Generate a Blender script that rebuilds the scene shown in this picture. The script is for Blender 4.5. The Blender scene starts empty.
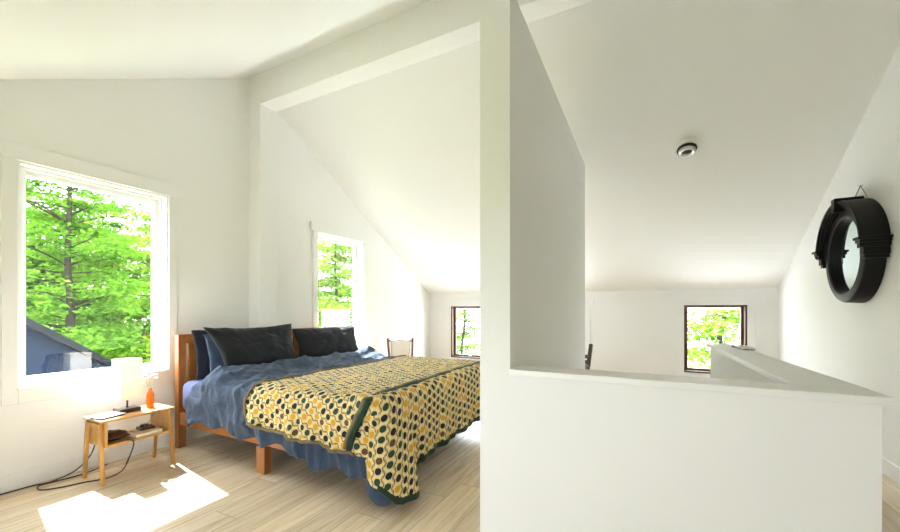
import bpy, bmesh, math, random
import numpy as np
from mathutils import Vector, Matrix, noise
random.seed(7)
rng = np.random.default_rng(11)
SC = bpy.context.scene
COL = SC.collection
PI = math.pi

# ------------------------------------------------------------------ materials
class NT:
    def __init__(s, name):
        s.m = bpy.data.materials.new(name); s.m.use_nodes = True
        s.t = s.m.node_tree; s.t.nodes.clear()
        s.out = s.t.nodes.new('ShaderNodeOutputMaterial')
    def n(s, typ, ins=None, **kw):
        nd = s.t.nodes.new(typ)
        for k, v in kw.items(): setattr(nd, k, v)
        for k, v in (ins or {}).items():
            sk = nd.inputs[k]
            if isinstance(v, bpy.types.NodeSocket): s.t.links.new(v, sk)
            else: sk.default_value = v
        return nd
    def math(s, op, a, b=0.0, c=None):
        ins = {0: a, 1: b}
        if c is not None: ins[2] = c
        return s.n('ShaderNodeMath', ins, operation=op).outputs[0]
    def mix(s, f, a, b):
        nd = s.n('ShaderNodeMix', data_type='RGBA')
        for idx, v in ((0, f), (6, a), (7, b)):
            if isinstance(v, bpy.types.NodeSocket): s.t.links.new(v, nd.inputs[idx])
            else: nd.inputs[idx].default_value = v
        return nd.outputs[2]
    def ramp(s, f, stops, interp='LINEAR'):
        nd = s.n('ShaderNodeValToRGB', {0: f}); cr = nd.color_ramp; cr.interpolation = interp
        while len(cr.elements) < len(stops): cr.elements.new(0.5)
        for e, (p, c) in zip(cr.elements, stops): e.position = p; e.color = c
        return nd.outputs[0]
    def bsdf(s, color, rough=0.6, **kw):
        p = s.n('ShaderNodeBsdfPrincipled', {'Base Color': color, 'Roughness': rough})
        for k, v in kw.items():
            k = k.replace('_', ' ')
            if isinstance(v, bpy.types.NodeSocket): s.t.links.new(v, p.inputs[k])
            else: p.inputs[k].default_value = v
        return p
    def done(s, sh):
        s.t.links.new(sh if isinstance(sh, bpy.types.NodeSocket) else sh.outputs[0], s.out.inputs[0])
        return s.m
def c4(r, g, b): return (r, g, b, 1.0)

def m_plain(name, col, rough=.5, var=.06, scale=40, bump=0.0, bscale=200, **kw):
    t = NT(name)
    tc = t.n('ShaderNodeTexCoord').outputs['Object']
    nz = t.n('ShaderNodeTexNoise', {'Vector': tc, 'Scale': scale, 'Detail': 3.0}).outputs[0]
    lo = c4(*[x*(1-var) for x in col]); hi = c4(*[min(1, x*(1+var)) for x in col])
    cc = t.mix(nz, lo, hi)
    p = t.bsdf(cc, rough, **kw)
    if bump:
        b = t.n('ShaderNodeTexNoise', {'Vector': tc, 'Scale': bscale, 'Detail': 4.0}).outputs[0]
        bp = t.n('ShaderNodeBump', {'Height': b, 'Strength': bump, 'Distance': .002})
        t.t.links.new(bp.outputs[0], p.inputs['Normal'])
    return t.done(p)

def m_wood(name, c1, c2, axis='X', rough=.42, scale=9):
    t = NT(name)
    tc = t.n('ShaderNodeTexCoord').outputs['Object']
    sc = {'X': (.12, 1, 1), 'Y': (1, .12, 1), 'Z': (1, 1, .12)}[axis]
    mp = t.n('ShaderNodeMapping', {'Vector': tc, 'Scale': tuple(s*scale for s in sc)}).outputs[0]
    n1 = t.n('ShaderNodeTexNoise', {'Vector': mp, 'Scale': 2.0, 'Detail': 5.0, 'Distortion': .8}).outputs[0]
    n2 = t.n('ShaderNodeTexNoise', {'Vector': mp, 'Scale': 14.0, 'Detail': 3.0}).outputs[0]
    f = t.math('ADD', t.math('MULTIPLY', n1, .7), t.math('MULTIPLY', n2, .3))
    cc = t.ramp(f, [(.32, c4(*c1)), (.68, c4(*c2))])
    bp = t.n('ShaderNodeBump', {'Height': f, 'Strength': .12, 'Distance': .002})
    return t.done(t.bsdf(cc, rough, Normal=bp.outputs[0]))

def m_floor():
    t = NT('whitewashed_oak_planks')
    tc = t.n('ShaderNodeTexCoord').outputs['Object']
    sx = t.n('ShaderNodeSeparateXYZ', {0: tc})
    x, y = sx.outputs[0], sx.outputs[1]
    W, L = .19, 1.6
    px = t.math('DIVIDE', x, W); ix = t.math('FLOOR', px); fx = t.math('FRACT', px)
    off = t.n('ShaderNodeTexWhiteNoise', {'W': ix}, noise_dimensions='1D').outputs[0]
    py = t.math('ADD', t.math('DIVIDE', y, L), off); iy = t.math('FLOOR', py); fy = t.math('FRACT', py)
    idv = t.n('ShaderNodeCombineXYZ', {0: ix, 1: iy, 2: 0.0}).outputs[0]
    rnd = t.n('ShaderNodeTexWhiteNoise', {'Vector': idv}, noise_dimensions='3D').outputs[0]
    gv = t.n('ShaderNodeCombineXYZ', {0: t.math('MULTIPLY', x, 15.0), 1: t.math('ADD', t.math('MULTIPLY', y, 1.1), t.math('MULTIPLY', rnd, 37.0)), 2: rnd}).outputs[0]
    g1 = t.n('ShaderNodeTexNoise', {'Vector': gv, 'Scale': 1.0, 'Detail': 6.0, 'Distortion': 1.4}).outputs[0]
    g2 = t.n('ShaderNodeTexNoise', {'Vector': gv, 'Scale': 6.0, 'Detail': 3.0}).outputs[0]
    g = t.math('ADD', t.math('MULTIPLY', g1, .75), t.math('MULTIPLY', g2, .25))
    wood = t.ramp(g, [(.30, c4(.50, .37, .225)), (.48, c4(.65, .515, .35)), (.70, c4(.76, .65, .49))])
    tone = t.math('ADD', .86, t.math('MULTIPLY', rnd, .28))
    cc = t.n('ShaderNodeVectorMath', {0: wood, 3: tone}, operation='SCALE').outputs[0]
    ex = t.math('MINIMUM', fx, t.math('SUBTRACT', 1.0, fx)); ey = t.math('MINIMUM', fy, t.math('SUBTRACT', 1.0, fy))
    gx = t.math('LESS_THAN', ex, .010); gy = t.math('LESS_THAN', ey, .0014)
    gap = t.math('MAXIMUM', gx, gy)
    cc = t.mix(t.math('MULTIPLY', gap, .55), cc, c4(.22, .16, .10))
    bp = t.n('ShaderNodeBump', {'Height': t.math('SUBTRACT', g, t.math('MULTIPLY', gap, 1.0)), 'Strength': .08, 'Distance': .003})
    return t.done(t.bsdf(cc, .24, Normal=bp.outputs[0]))

def m_quilt():
    t = NT('printed_dot_quilt')
    uv = t.n('ShaderNodeUVMap', uv_map='UVMap').outputs[0]
    s = t.n('ShaderNodeSeparateXYZ', {0: uv}); p, q = s.outputs[0], s.outputs[1]
    CW, RH = .061, .057
    wob = t.math('MULTIPLY', t.math('SINE', t.math('MULTIPLY', p, 2*PI/RH)), .08)
    qc = t.math('DIVIDE', q, CW); iq = t.math('FLOOR', qc); fq = t.math('SUBTRACT', t.math('FRACT', qc), .5)
    sh = t.math('MULTIPLY', t.math('FLOORED_MODULO', iq, 2.0), .5)
    pc = t.math('ADD', t.math('DIVIDE', p, RH), sh); ip = t.math('FLOOR', pc); fp = t.math('SUBTRACT', t.math('FRACT', pc), .5)
    dx = t.math('MULTIPLY', fq, 1.12); dy = fp
    r = t.math('SQRT', t.math('ADD', t.math('MULTIPLY', dx, dx), t.math('MULTIPLY', dy, dy)))
    wn = t.n('ShaderNodeTexWhiteNoise', {'Vector': t.n('ShaderNodeCombineXYZ', {0: iq, 1: ip, 2: 3.0}).outputs[0]}, noise_dimensions='3D').outputs[0]
    dot = t.ramp(wn, [(0, c4(.006, .006, .007)), (.44, c4(.014, .040, .016)), (.70, c4(.56, .29, .010)), (.92, c4(.10, .05, .015))], 'CONSTANT')
    base0 = t.n('ShaderNodeTexNoise', {'Vector': uv, 'Scale': 30.0, 'Detail': 3.0}).outputs[0]
    base = t.mix(base0, c4(.58, .44, .17), c4(.82, .70, .40))
    ring = t.math('MULTIPLY', t.math('GREATER_THAN', r, .40), t.math('LESS_THAN', r, .455))
    cc = t.mix(t.math('MULTIPLY', ring, .6), base, c4(.40, .26, .07))
    qe = t.math('ABSOLUTE', t.math('SUBTRACT', t.math('ABSOLUTE', t.math('ADD', fq, wob)), .46))
    line = t.math('LESS_THAN', qe, .06)
    cc = t.mix(t.math('MULTIPLY', line, .9), cc, c4(.11, .065, .025))
    ca = t.math('ABSOLUTE', fp)
    diam = t.math('LESS_THAN', t.math('ADD', t.math('ABSOLUTE', t.math('SUBTRACT', t.math('ABSOLUTE', fq), .40)), t.math('ABSOLUTE', t.math('SUBTRACT', ca, .5))), .11)
    cc = t.mix(t.math('MULTIPLY', diam, .8), cc, c4(.60, .36, .04))
    cc = t.mix(t.math('LESS_THAN', r, .345), cc, dot)
    bp = t.n('ShaderNodeBump', {'Height': t.math('MULTIPLY', r, -1.0), 'Strength': .25, 'Distance': .01})
    return t.done(t.bsdf(cc, .85, Normal=bp.outputs[0]))

def m_cloth(name, col, var=.12, rough=.85, wr=.35, scale=9):
    t = NT(name)
    tc = t.n('ShaderNodeTexCoord').outputs['Object']
    n1 = t.n('ShaderNodeTexNoise', {'Vector': tc, 'Scale': scale, 'Detail': 6.0, 'Distortion': 1.0}).outputs[0]
    n2 = t.n('ShaderNodeTexNoise', {'Vector': tc, 'Scale': 420.0, 'Detail': 2.0}).outputs[0]
    cc = t.mix(n1, c4(*[x*(1-var) for x in col]), c4(*[min(1, x*(1+var)) for x in col]))
    h = t.math('ADD', n1, t.math('MULTIPLY', n2, .05))
    bp = t.n('ShaderNodeBump', {'Height': h, 'Strength': wr, 'Distance': .03})
    p = t.bsdf(cc, rough, Normal=bp.outputs[0])
    p.inputs['Sheen Weight'].default_value = .04
    return t.done(p)

def m_glass():
    t = NT('window_glass')
    lw = t.n('ShaderNodeLayerWeight', {'Blend': .5}).outputs['Facing']
    fr = t.math('ADD', .04, t.math('MULTIPLY', .7, t.math('POWER', lw, 5.0)))
    tr = t.n('ShaderNodeBsdfTransparent', {'Color': c4(.98, .99, .985)})
    gl = t.n('ShaderNodeBsdfGlossy', {'Color': c4(1, 1, 1), 'Roughness': 0.0})
    mx = t.n('ShaderNodeMixShader', {0: fr, 1: tr.outputs[0], 2: gl.outputs[0]})
    return t.done(mx)

def m_leaf(name, c1, c2, c3):
    t = NT(name)
    gi = t.n('ShaderNodeTexCoord').outputs['Object']
    n1 = t.n('ShaderNodeTexNoise', {'Vector': gi, 'Scale': 1.1, 'Detail': 3.0}).outputs[0]
    n2 = t.n('ShaderNodeTexNoise', {'Vector': gi, 'Scale': 9.0, 'Detail': 2.0}).outputs[0]
    f = t.math('ADD', t.math('MULTIPLY', n1, .6), t.math('MULTIPLY', n2, .4))
    cc = t.ramp(f, [(.33, c4(*c1)), (.5, c4(*c2)), (.66, c4(*c3))])
    d = t.n('ShaderNodeBsdfDiffuse', {'Color': cc})
    tl = t.n('ShaderNodeBsdfTranslucent', {'Color': cc})
    mx = t.n('ShaderNodeMixShader', {0: .5, 1: d.outputs[0], 2: tl.outputs[0]})
    return t.done(mx)

def m_shade():
    t = NT('linen_lamp_shade')
    tc = t.n('ShaderNodeTexCoord').outputs['Object']
    n1 = t.n('ShaderNodeTexNoise', {'Vector': tc, 'Scale': 160.0, 'Detail': 2.0}).outputs[0]
    cc = t.mix(n1, c4(.86, .80, .70), c4(.95, .91, .83))
    d = t.n('ShaderNodeBsdfDiffuse', {'Color': cc})
    tl = t.n('ShaderNodeBsdfTranslucent', {'Color': cc})
    return t.done(t.n('ShaderNodeMixShader', {0: .14, 1: d.outputs[0], 2: tl.outputs[0]}))

def m_emit(name, col, s):
    t = NT(name)
    return t.done(t.n('ShaderNodeEmission', {'Color': c4(*col), 'Strength': s}))

def m_siding():
    t = NT('navy_lap_siding')
    tc = t.n('ShaderNodeTexCoord').outputs['Object']
    z = t.n('ShaderNodeSeparateXYZ', {0: tc}).outputs[2]
    f = t.math('FRACT', t.math('DIVIDE', z, .16))
    nz = t.n('ShaderNodeTexNoise', {'Vector': tc, 'Scale': 3.0, 'Detail': 4.0}).outputs[0]
    cc = t.mix(nz, c4(.005, .009, .021), c4(.008, .014, .030))
    cc = t.mix(t.math('LESS_THAN', f, .10), cc, c4(.004, .006, .012))
    bp = t.n('ShaderNodeBump', {'Height': f, 'Strength': .5, 'Distance': .02})
    return t.done(t.bsdf(cc, .8, Normal=bp.outputs[0], Specular_IOR_Level=.06))

M = {}
M['wall'] = m_plain('warm_white_wall_paint', (.82, .815, .80), .75, .012, 2.5, .05, 90)
M['ceil'] = m_plain('white_ceiling_paint', (.85, .846, .835), .8, .015, 1.6, .06, 70)
M['trim'] = m_plain('white_trim_paint', (.82, .815, .80), .42, .01, 6)
M['wframe'] = m_plain('white_window_vinyl', (.86, .86, .86), .35, .01, 6)
M['floor'] = m_floor()
M['honey'] = m_wood('honey_stained_wood_x', (.22, .075, .016), (.42, .165, .038), 'X')
M['honey_y'] = m_wood('honey_stained_wood_y', (.22, .075, .016), (.42, .165, .038), 'Y')
M['honey_z'] = m_wood('honey_stained_wood_z', (.22, .075, .016), (.42, .165, .038), 'Z')
M['bamboo'] = m_wood('bamboo_wood', (.42, .215, .055), (.60, .345, .105), 'Y', .4, 14)
M['bamboo_z'] = m_wood('bamboo_wood_upright', (.40, .20, .05), (.58, .33, .10), 'Z', .4, 14)
M['brownframe'] = m_wood('dark_brown_window_wood', (.055, .022, .010), (.14, .06, .024), 'Z', .45)
M['darkwood'] = m_wood('dark_walnut_wood', (.025, .014, .006), (.07, .042, .018), 'Z', .4)
M['chairwood'] = m_wood('red_brown_chair_wood', (.10, .035, .012), (.22, .085, .03), 'Z', .4)
M['sheet'] = m_cloth('periwinkle_fitted_sheet', (.13, .16, .33), .08)
M['duvet'] = m_cloth('washed_blue_linen', (.036, .058, .102), .3, wr=.8)
M['char'] = m_cloth('charcoal_pillowcase', (.0055, .006, .008), .2, wr=.4, scale=7)
M['navy'] = m_cloth('navy_pillowcase', (.012, .016, .034), .2, wr=.3)
M['bluepill'] = m_cloth('steel_blue_pillowcase', (.055, .085, .14), .25, wr=.5)
M['canvas'] = m_cloth('white_canvas', (.82, .80, .76), .04, wr=.1)
M['quilt'] = m_quilt()
M['green'] = m_cloth('dark_green_binding', (.008, .030, .012), .25, wr=.3, scale=40)
M['quilt_edge'] = m_cloth('brown_olive_quilt_edge', (.16, .12, .05), .4, wr=.3, scale=60)
M['glass'] = m_glass()
M['black'] = m_plain('black_lacquer', (.012, .012, .013), .3, .1, 30)
M['frame_black'] = m_plain('ebony_mirror_frame', (.0055, .0038, .003), .5, .25, 18, .1, 60, Specular_IOR_Level=.28)
M['mirror'] = m_plain('mirror_silver', (.74, .86, .88), .02, .01, 3, Metallic=1.0)
M['chrome'] = m_plain('brushed_chrome', (.55, .55, .53), .25, .03, 30, Metallic=1.0)
M['darkmetal'] = m_plain('dark_lamp_can', (.035, .034, .028), .4, .1, 30)
M['plasticwhite'] = m_plain('white_plastic', (.80, .80, .78), .4, .01, 20)
M['cord'] = m_plain('black_cord_rubber', (.012, .012, .012), .5, .1, 50)
M['cordgrey'] = m_plain('grey_cord_rubber', (.10, .10, .09), .5, .1, 50)
M['orange'] = m_plain('orange_glass', (.90, .20, .015), .12, .06, 25, Transmission_Weight=.25)
M['petal'] = m_plain('white_petals', (.88, .86, .80), .7, .03, 60)
M['stem'] = m_plain('pale_green_stem', (.35, .42, .16), .6, .1, 60)
M['paper'] = m_plain('off_white_cover', (.80, .79, .80), .45, .02, 30)
M['purple'] = m_plain('purple_page_edge', (.13, .10, .24), .5, .1, 40)
M['leather'] = m_plain('brown_leather', (.085, .030, .014), .45, .3, 25, .3, 120)
M['tan'] = m_plain('cream_paper_cover', (.78, .68, .52), .5, .03, 30)
M['shade'] = m_shade()
M['bulb'] = m_emit('warm_bulb', (1.0, .70, .44), 7.0)
M['bark'] = m_plain('dark_bark', (.022, .018, .014), .9, .35, 9, .6, 30, Specular_IOR_Level=.05)
M['leafA'] = m_leaf('maple_leaf_green', (.030, .090, .006), (.080, .195, .014), (.17, .29, .028))
M['leafB'] = m_leaf('yellow_green_leaf', (.045, .125, .010), (.11, .21, .02), (.24, .29, .04))
M['leafC'] = m_leaf('deep_green_leaf', (.010, .036, .004), (.026, .080, .008), (.065, .14, .018))
M['bounce_roof'] = m_plain('pale_bounce_roofing', (.82, .83, .83), .5, .03, 5)  # pale surface of the added roof that reflects daylight indoors
M['grass'] = m_plain('pale_lawn', (.21, .25, .14), .9, .4, 3)
M['siding'] = m_siding()
M['roofing'] = m_plain('black_asphalt_shingle', (.008, .009, .012), .9, .3, 14, .5, 40, Specular_IOR_Level=.06)

# ------------------------------------------------------------------ mesh helper
class MB:
    def __init__(s): s.bm = bmesh.new()
    def box(s, x0, x1, y0, y1, z0, z1):
        vs = [s.bm.verts.new(p) for p in ((x0,y0,z0),(x1,y0,z0),(x1,y1,z0),(x0,y1,z0),(x0,y0,z1),(x1,y0,z1),(x1,y1,z1),(x0,y1,z1))]
        for f in ((3,2,1,0),(4,5,6,7),(0,1,5,4),(1,2,6,5),(2,3,7,6),(3,0,4,7)): s.bm.faces.new([vs[i] for i in f])
        return s
    def hexa(s, bot, top):
        vb = [s.bm.verts.new(p) for p in bot]; vt = [s.bm.verts.new(p) for p in top]; n = len(bot)
        s.bm.faces.new(vb[::-1]); s.bm.faces.new(vt)
        for i in range(n): s.bm.faces.new([vb[i], vb[(i+1)%n], vt[(i+1)%n], vt[i]])
        return s
    def bar(s, a, b, w, d, up=(0,0,1), w2=None, d2=None):
        a, b = Vector(a), Vector(b); z = (b-a).normalized(); u = Vector(up)
        if abs(z.dot(u)) > .95: u = Vector((1,0,0))
        x = u.cross(z).normalized(); y = z.cross(x)
        w2 = w if w2 is None else w2; d2 = d if d2 is None else d2
        q = ((-1,-1),(1,-1),(1,1),(-1,1))
        return s.hexa([a + x*i*w/2 + y*j*d/2 for i,j in q], [b + x*i*w2/2 + y*j*d2/2 for i,j in q])
    def tube(s, pts, r, n=8, taper=None):
        pts = [Vector(p) for p in pts]; rings = []
        for i, p in enumerate(pts):
            t = (pts[min(i+1,len(pts)-1)] - pts[max(i-1,0)]).normalized()
            u = Vector((0,0,1)) if abs(t.z) < .9 else Vector((1,0,0))
            x = u.cross(t).normalized(); y = t.cross(x)
            rr = r if taper is None else r + (taper-r)*i/(len(pts)-1)
            rings.append([s.bm.verts.new(p + (x*math.cos(2*PI*k/n) + y*math.sin(2*PI*k/n))*rr) for k in range(n)])
        for A, B in zip(rings, rings[1:]):
            for k in range(n): s.bm.faces.new([A[k], A[(k+1)%n], B[(k+1)%n], B[k]])
        s.bm.faces.new(rings[0][::-1]); s.bm.faces.new(rings[-1]); return s
    def lathe(s, prof, n=24, c=(0,0,0)):
        rings = []
        for r, z in prof:
            if r < 1e-6: rings.append([s.bm.verts.new((c[0], c[1], c[2]+z))])
            else: rings.append([s.bm.verts.new((c[0]+r*math.cos(2*PI*k/n), c[1]+r*math.sin(2*PI*k/n), c[2]+z)) for k in range(n)])
        for A, B in zip(rings, rings[1:]):
            for k in range(n):
                l = (k+1)%n
                if len(A) == 1 and len(B) == 1: continue
                if len(A) == 1: s.bm.faces.new([A[0], B[l], B[k]])
                elif len(B) == 1: s.bm.faces.new([A[k], A[l], B[0]])
                else: s.bm.faces.new([A[k], A[l], B[l], B[k]])
        return s
    def prism(s, poly, axis, a, b):
        """poly: 2d points; extruded along axis from a to b"""
        def P(p, t): return {'x': (t, p[0], p[1]), 'y': (p[0], t, p[1]), 'z': (p[0], p[1], t)}[axis]
        return s.hexa([P(p, a) for p in poly], [P(p, b) for p in poly])
    def xf(s, m): bmesh.ops.transform(s.bm, matrix=m, verts=s.bm.verts[:]); return s
    def build(s, name, mat, parent=None, bevel=0, smooth=False, sub=0, segs=2, loc=None):
        bmesh.ops.recalc_face_normals(s.bm, faces=s.bm.faces[:])
        me = bpy.data.meshes.new(name); s.bm.to_mesh(me); s.bm.free()
        return link(name, me, mat, parent, bevel, smooth, sub, segs, loc)
def link(name, me, mat, parent=None, bevel=0, smooth=False, sub=0, segs=2, loc=None):
    o = bpy.data.objects.new(name, me); COL.objects.link(o)
    if mat: me.materials.append(mat)
    if parent: o.parent = parent
    if loc: o.location = loc
    if smooth: me.polygons.foreach_set('use_smooth', [True]*len(me.polygons))
    if bevel:
        b = o.modifiers.new('Bevel', 'BEVEL'); b.width = bevel; b.segments = segs; b.limit_method = 'ANGLE'; b.angle_limit = .6
    if sub:
        b = o.modifiers.new('Subdivision', 'SUBSURF'); b.levels = sub; b.render_levels = sub
    return o
def grid_mesh(name, V, UV=None):
    """V: (n,m,3) array -> quad grid mesh"""
    n, m = V.shape[:2]
    idx = np.arange(n*m).reshape(n, m)
    F = np.stack([idx[:-1,:-1], idx[1:,:-1], idx[1:,1:], idx[:-1,1:]], -1).reshape(-1, 4)
    me = bpy.data.meshes.new(name)
    me.from_pydata(V.reshape(-1,3).tolist(), [], F.tolist())
    if UV is not None:
        l = me.uv_layers.new(name='UVMap'); li = np.empty(len(me.loops), np.int32); me.loops.foreach_get('vertex_index', li)
        l.data.foreach_set('uv', UV.reshape(-1,2)[li].astype(np.float32).ravel())
    me.update(); return me
def tag(o, label=None, cat=None, group=None, kind=None):
    if label: o['label'] = label
    if cat: o['category'] = cat
    if group: o['group'] = group
    if kind: o['kind'] = kind
    return o
def empty(name, loc, rz=0.0):
    o = bpy.data.objects.new(name, None); COL.objects.link(o); o.location = loc; o.rotation_euler = (0,0,rz)
    o.empty_display_size = .05; return o
def copy_tree(o, parent=None):
    c = o.copy(); COL.objects.link(c)
    if parent: c.parent = parent
    for ch in list(o.children): copy_tree(ch, c)
    return c
def fbm(x, y, z=0.0, o=4): return noise.fractal(Vector((x, y, z)), 1.0, 2.0, o)

# ------------------------------------------------------------------ the room
XL, XR, YB, YN = -3.75, 1.56, 6.45, -1.33
YR, ZR = 2.64, 3.675
SF, SN = .572, .545
T = .16
def roof_z(y): return ZR - SF*(y-YR) if y > YR else ZR - SN*(YR-y)

MB().box(XL-T, XR+T, YN-T, YB+T, -.25, 0).build('floor', M['floor'])['kind'] = 'structure'
b = MB(); t0 = .22
b.prism([(YR, ZR), (YB+.5, roof_z(YB+.5)), (YB+.5, roof_z(YB+.5)+t0), (YR, ZR+t0)], 'x', XL-.3, XR+.3)
tag(b.build('ceiling', M['ceil']), kind='structure')
# near slope
b = MB()
def near_piece(x0, x1, ya, yb):
    b.prism([(ya, roof_z(ya)), (yb, roof_z(yb)), (yb, roof_z(yb)+t0), (ya, roof_z(ya)+t0)], 'x', x0, x1)
ye = YN-.5
near_piece(XL-.3, XR+.3, ye, YR)
tag(b.build('ceiling_near', M['ceil']), kind='structure')

def wall_x(name, x0, x1, holes):
    """gable wall between x0 and x1; holes = (y0,y1,z0,z1)"""
    ys = sorted({YN-T, YB+T, YR} | {h[0] for h in holes} | {h[1] for h in holes}); m = MB()
    for a, c in zip(ys, ys[1:]):
        hs = [h for h in holes if h[0] < (a+c)/2 < h[1]]
        top = [(c, roof_z(c)+.12), (a, roof_z(a)+.12)]
        if not hs: m.prism([(a, -.25), (c, -.25)] + top, 'x', x0, x1)
        else:
            h = hs[0]; m.box(x0, x1, a, c, -.25, h[2]); m.prism([(a, h[3]), (c, h[3])] + top, 'x', x0, x1)
    return tag(m.build(name, M['wall']), kind='structure')
def wall_y(name, y0, y1, holes, ztop):
    xs = sorted({XL-T, XR+T} | {h[0] for h in holes} | {h[1] for h in holes}); m = MB()
    for a, c in zip(xs, xs[1:]):
        hs = [h for h in holes if h[0] < (a+c)/2 < h[1]]
        if not hs: m.box(a, c, y0, y1, -.25, ztop)
        else:
            h = hs[0]; m.box(a, c, y0, y1, -.25, h[2]); m.box(a, c, y0, y1, h[3], ztop)
    return tag(m.build(name, M['wall']), kind='structure')

W1 = (.94, 1.846, .67, 2.205); W2 = (3.558, 4.452, .67, 2.205)
wall_x('wall_left', XL-T, XL, [W1, W2])
wall_x('wall_right', XR, XR+T, [])
B1 = (-3.296, -2.563, .30, 1.27); B2 = (-2.35, -.90, .30, 1.27); B3 = (.497, 1.232, .30, 1.27)  # middle window widened where the partition hides it, to admit more daylight
wall_y('wall_back', YB, YB+T, [B1, B2, B3], roof_z(YB)+.12)
N_FILL1 = (-2.1, -1.35, .35, 1.36); N_FILL2 = (-1.2, -.45, .35, 1.36)  # unseen openings added behind the camera to bring in daylight
wall_y('wall_near', YN-T, YN, [N_FILL1, N_FILL2], roof_z(YN)+.1)

def white_window(idx, W, label=None):
    y0, y1, z0, z1 = W; xo = XL-.125
    root = empty('window_%d' % idx, (XL, (y0+y1)/2, z0)); root['kind'] = 'structure'
    L = Vector((XL, (y0+y1)/2, z0)); D = Matrix.Translation(-L)
    f = MB(); w = .035                                  # jamb liner
    f.box(XL-T, XL+.004, y0, y0+.014, z0, z1).box(XL-T, XL+.004, y1-.014, y1, z0, z1)
    f.box(XL-T, XL+.004, y0, y1, z1-.014, z1).box(XL-T, XL+.004, y0, y1, z0, z0+.014)
    f.xf(D).build('jamb', M['wframe'], root)
    s = MB(); a0, a1, c0, c1 = y0+.014, y1-.014, z0+.014, z1-.014; k = .05
    s.box(xo-.02, xo+.035, a0, a0+k, c0, c1).box(xo-.02, xo+.035, a1-k, a1, c0, c1)
    s.box(xo-.02, xo+.035, a0+k, a1-k, c1-k, c1).box(xo-.02, xo+.035, a0+k, a1-k, c0, c0+k)
    k2 = .018                                           # raised stop
    s.box(xo+.035, xo+.06, a0, a0+k2, c0, c1).box(xo+.035, xo+.06, a1-k2, a1, c0, c1).box(xo+.035, xo+.06, a0+k2, a1-k2, c1-k2, c1).box(xo+.035, xo+.06, a0+k2, a1-k2, c0, c0+k2)
    s.xf(D).build('sash', M['wframe'], root, bevel=.004)
    MB().box(xo, xo+.006, a0+k-.005, a1-k+.005, c0+k-.005, c1-k+.005).xf(D).build('pane', M['glass'], root)
    cs = MB(); p = XL+.018
    cs.box(XL, p, y0-.075, y0, z0-.10, z1).box(XL, p, y1, y1+.065, z0-.10, z1)
    cs.xf(D).build('casing', M['trim'], root, bevel=.003)
    MB().box(XL, XL+.026, y0-.12, y1+.14, z1, z1+.11).xf(D).build('head_casing', M['trim'], root, bevel=.003)
    MB().box(XL, p, y0, y1, z0-.10, z0-.012).xf(D).build('apron', M['trim'], root, bevel=.003)
    MB().box(XL, XL+.03, y0-.005, y1+.005, z0-.012, z0+.008).xf(D).build('sill', M['wframe'], root, bevel=.004)
    MB().box(xo+.035, xo+.05, a0+.008, a0+.028, z0+.42, z0+.52).xf(D).build('latch', M['wframe'], root, bevel=.003)
    return root
white_window(1, W1); white_window(2, W2)

def brown_window(idx, B, yw, out=1):
    x0, x1, z0, z1 = B; s = out
    root = empty('window_%d' % idx, ((x0+x1)/2, yw, z0)); root['kind'] = 'structure'
    D = Matrix.Translation(-Vector(((x0+x1)/2, yw, z0)))
    def bx(m, xa, xb, d0, d1, za, zb): m.box(xa, xb, min(yw+s*d0, yw+s*d1), max(yw+s*d0, yw+s*d1), za, zb)
    f = MB(); k = .022
    for r in ((x0, x0+k, z0, z1), (x1-k, x1, z0, z1), (x0+k, x1-k, z1-k, z1), (x0+k, x1-k, z0, z0+k)): bx(f, r[0], r[1], -.002, T, r[2], r[3])
    f.xf(D).build('window_frame', M['brownframe'], root)
    f = MB(); q = .03
    for r in ((x0+k, x0+k+q, z0+k, z1-k), (x1-k-q, x1-k, z0+k, z1-k), (x0+k+q, x1-k-q, z1-k-q*.6, z1-k), (x0+k+q, x1-k-q, z0+k, z0+k+q)): bx(f, r[0], r[1], .10, .14, r[2], r[3])
    f.xf(D).build('sash', M['brownframe'], root)
    f = MB(); bx(f, x0+k, x1-k, .117, .123, z0+k, z1-k); f.xf(D).build('pane', M['glass'], root)
    f = MB()
    bx(f, x0-.115, x0, 0, -.016, z0-.09, z1); bx(f, x1, x1+.115, 0, -.016, z0-.09, z1); bx(f, x0, x1, 0, -.016, z0-.09, z0)
    f.xf(D).build('casing', M['trim'], root, bevel=.003)
    f = MB(); bx(f, x0-.15, x1+.165, 0, -.024, z1, z1+.10); f.xf(D).build('head_casing', M['trim'], root, bevel=.003)
    f = MB(); bx(f, (x0+x1)/2-.04, (x0+x1)/2+.05, .07, .1, z0+k, z0+k+.022); f.xf(D).build('latch', M['chrome'], root, bevel=.003)
    return root
brown_window(3, B1, YB); brown_window(4, B2, YB); brown_window(5, B3, YB)
brown_window(6, N_FILL1, YN, -1); brown_window(7, N_FILL2, YN, -1)  # added windows out of view, there for the extra daylight

# baseboards
def bb(name, m): tag(m.build(name, M['trim'], bevel=.004), kind='structure')
bb('baseboard_left', MB().box(XL, XL+.014, YN, 2.61, 0, .115).box(XL, XL+.014, 2.8, YB-.014, 0, .115))
bb('baseboard_back', MB().box(XL, XR, YB-.014, YB, 0, .115))
bb('baseboard_right', MB().box(XR-.014, XR, YN, YB-.014, 0, .115))

# ridge beam, post
PX = -3.565
tag(MB().box(XL, XR, 2.61, 2.80, 3.345, 3.76).build('trim_1', M['wall'], bevel=.004), kind='structure')
tag(MB().box(XL, PX, 2.61, 2.80, 0, 3.345).build('trim_2', M['wall'], bevel=.004), kind='structure')

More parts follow.
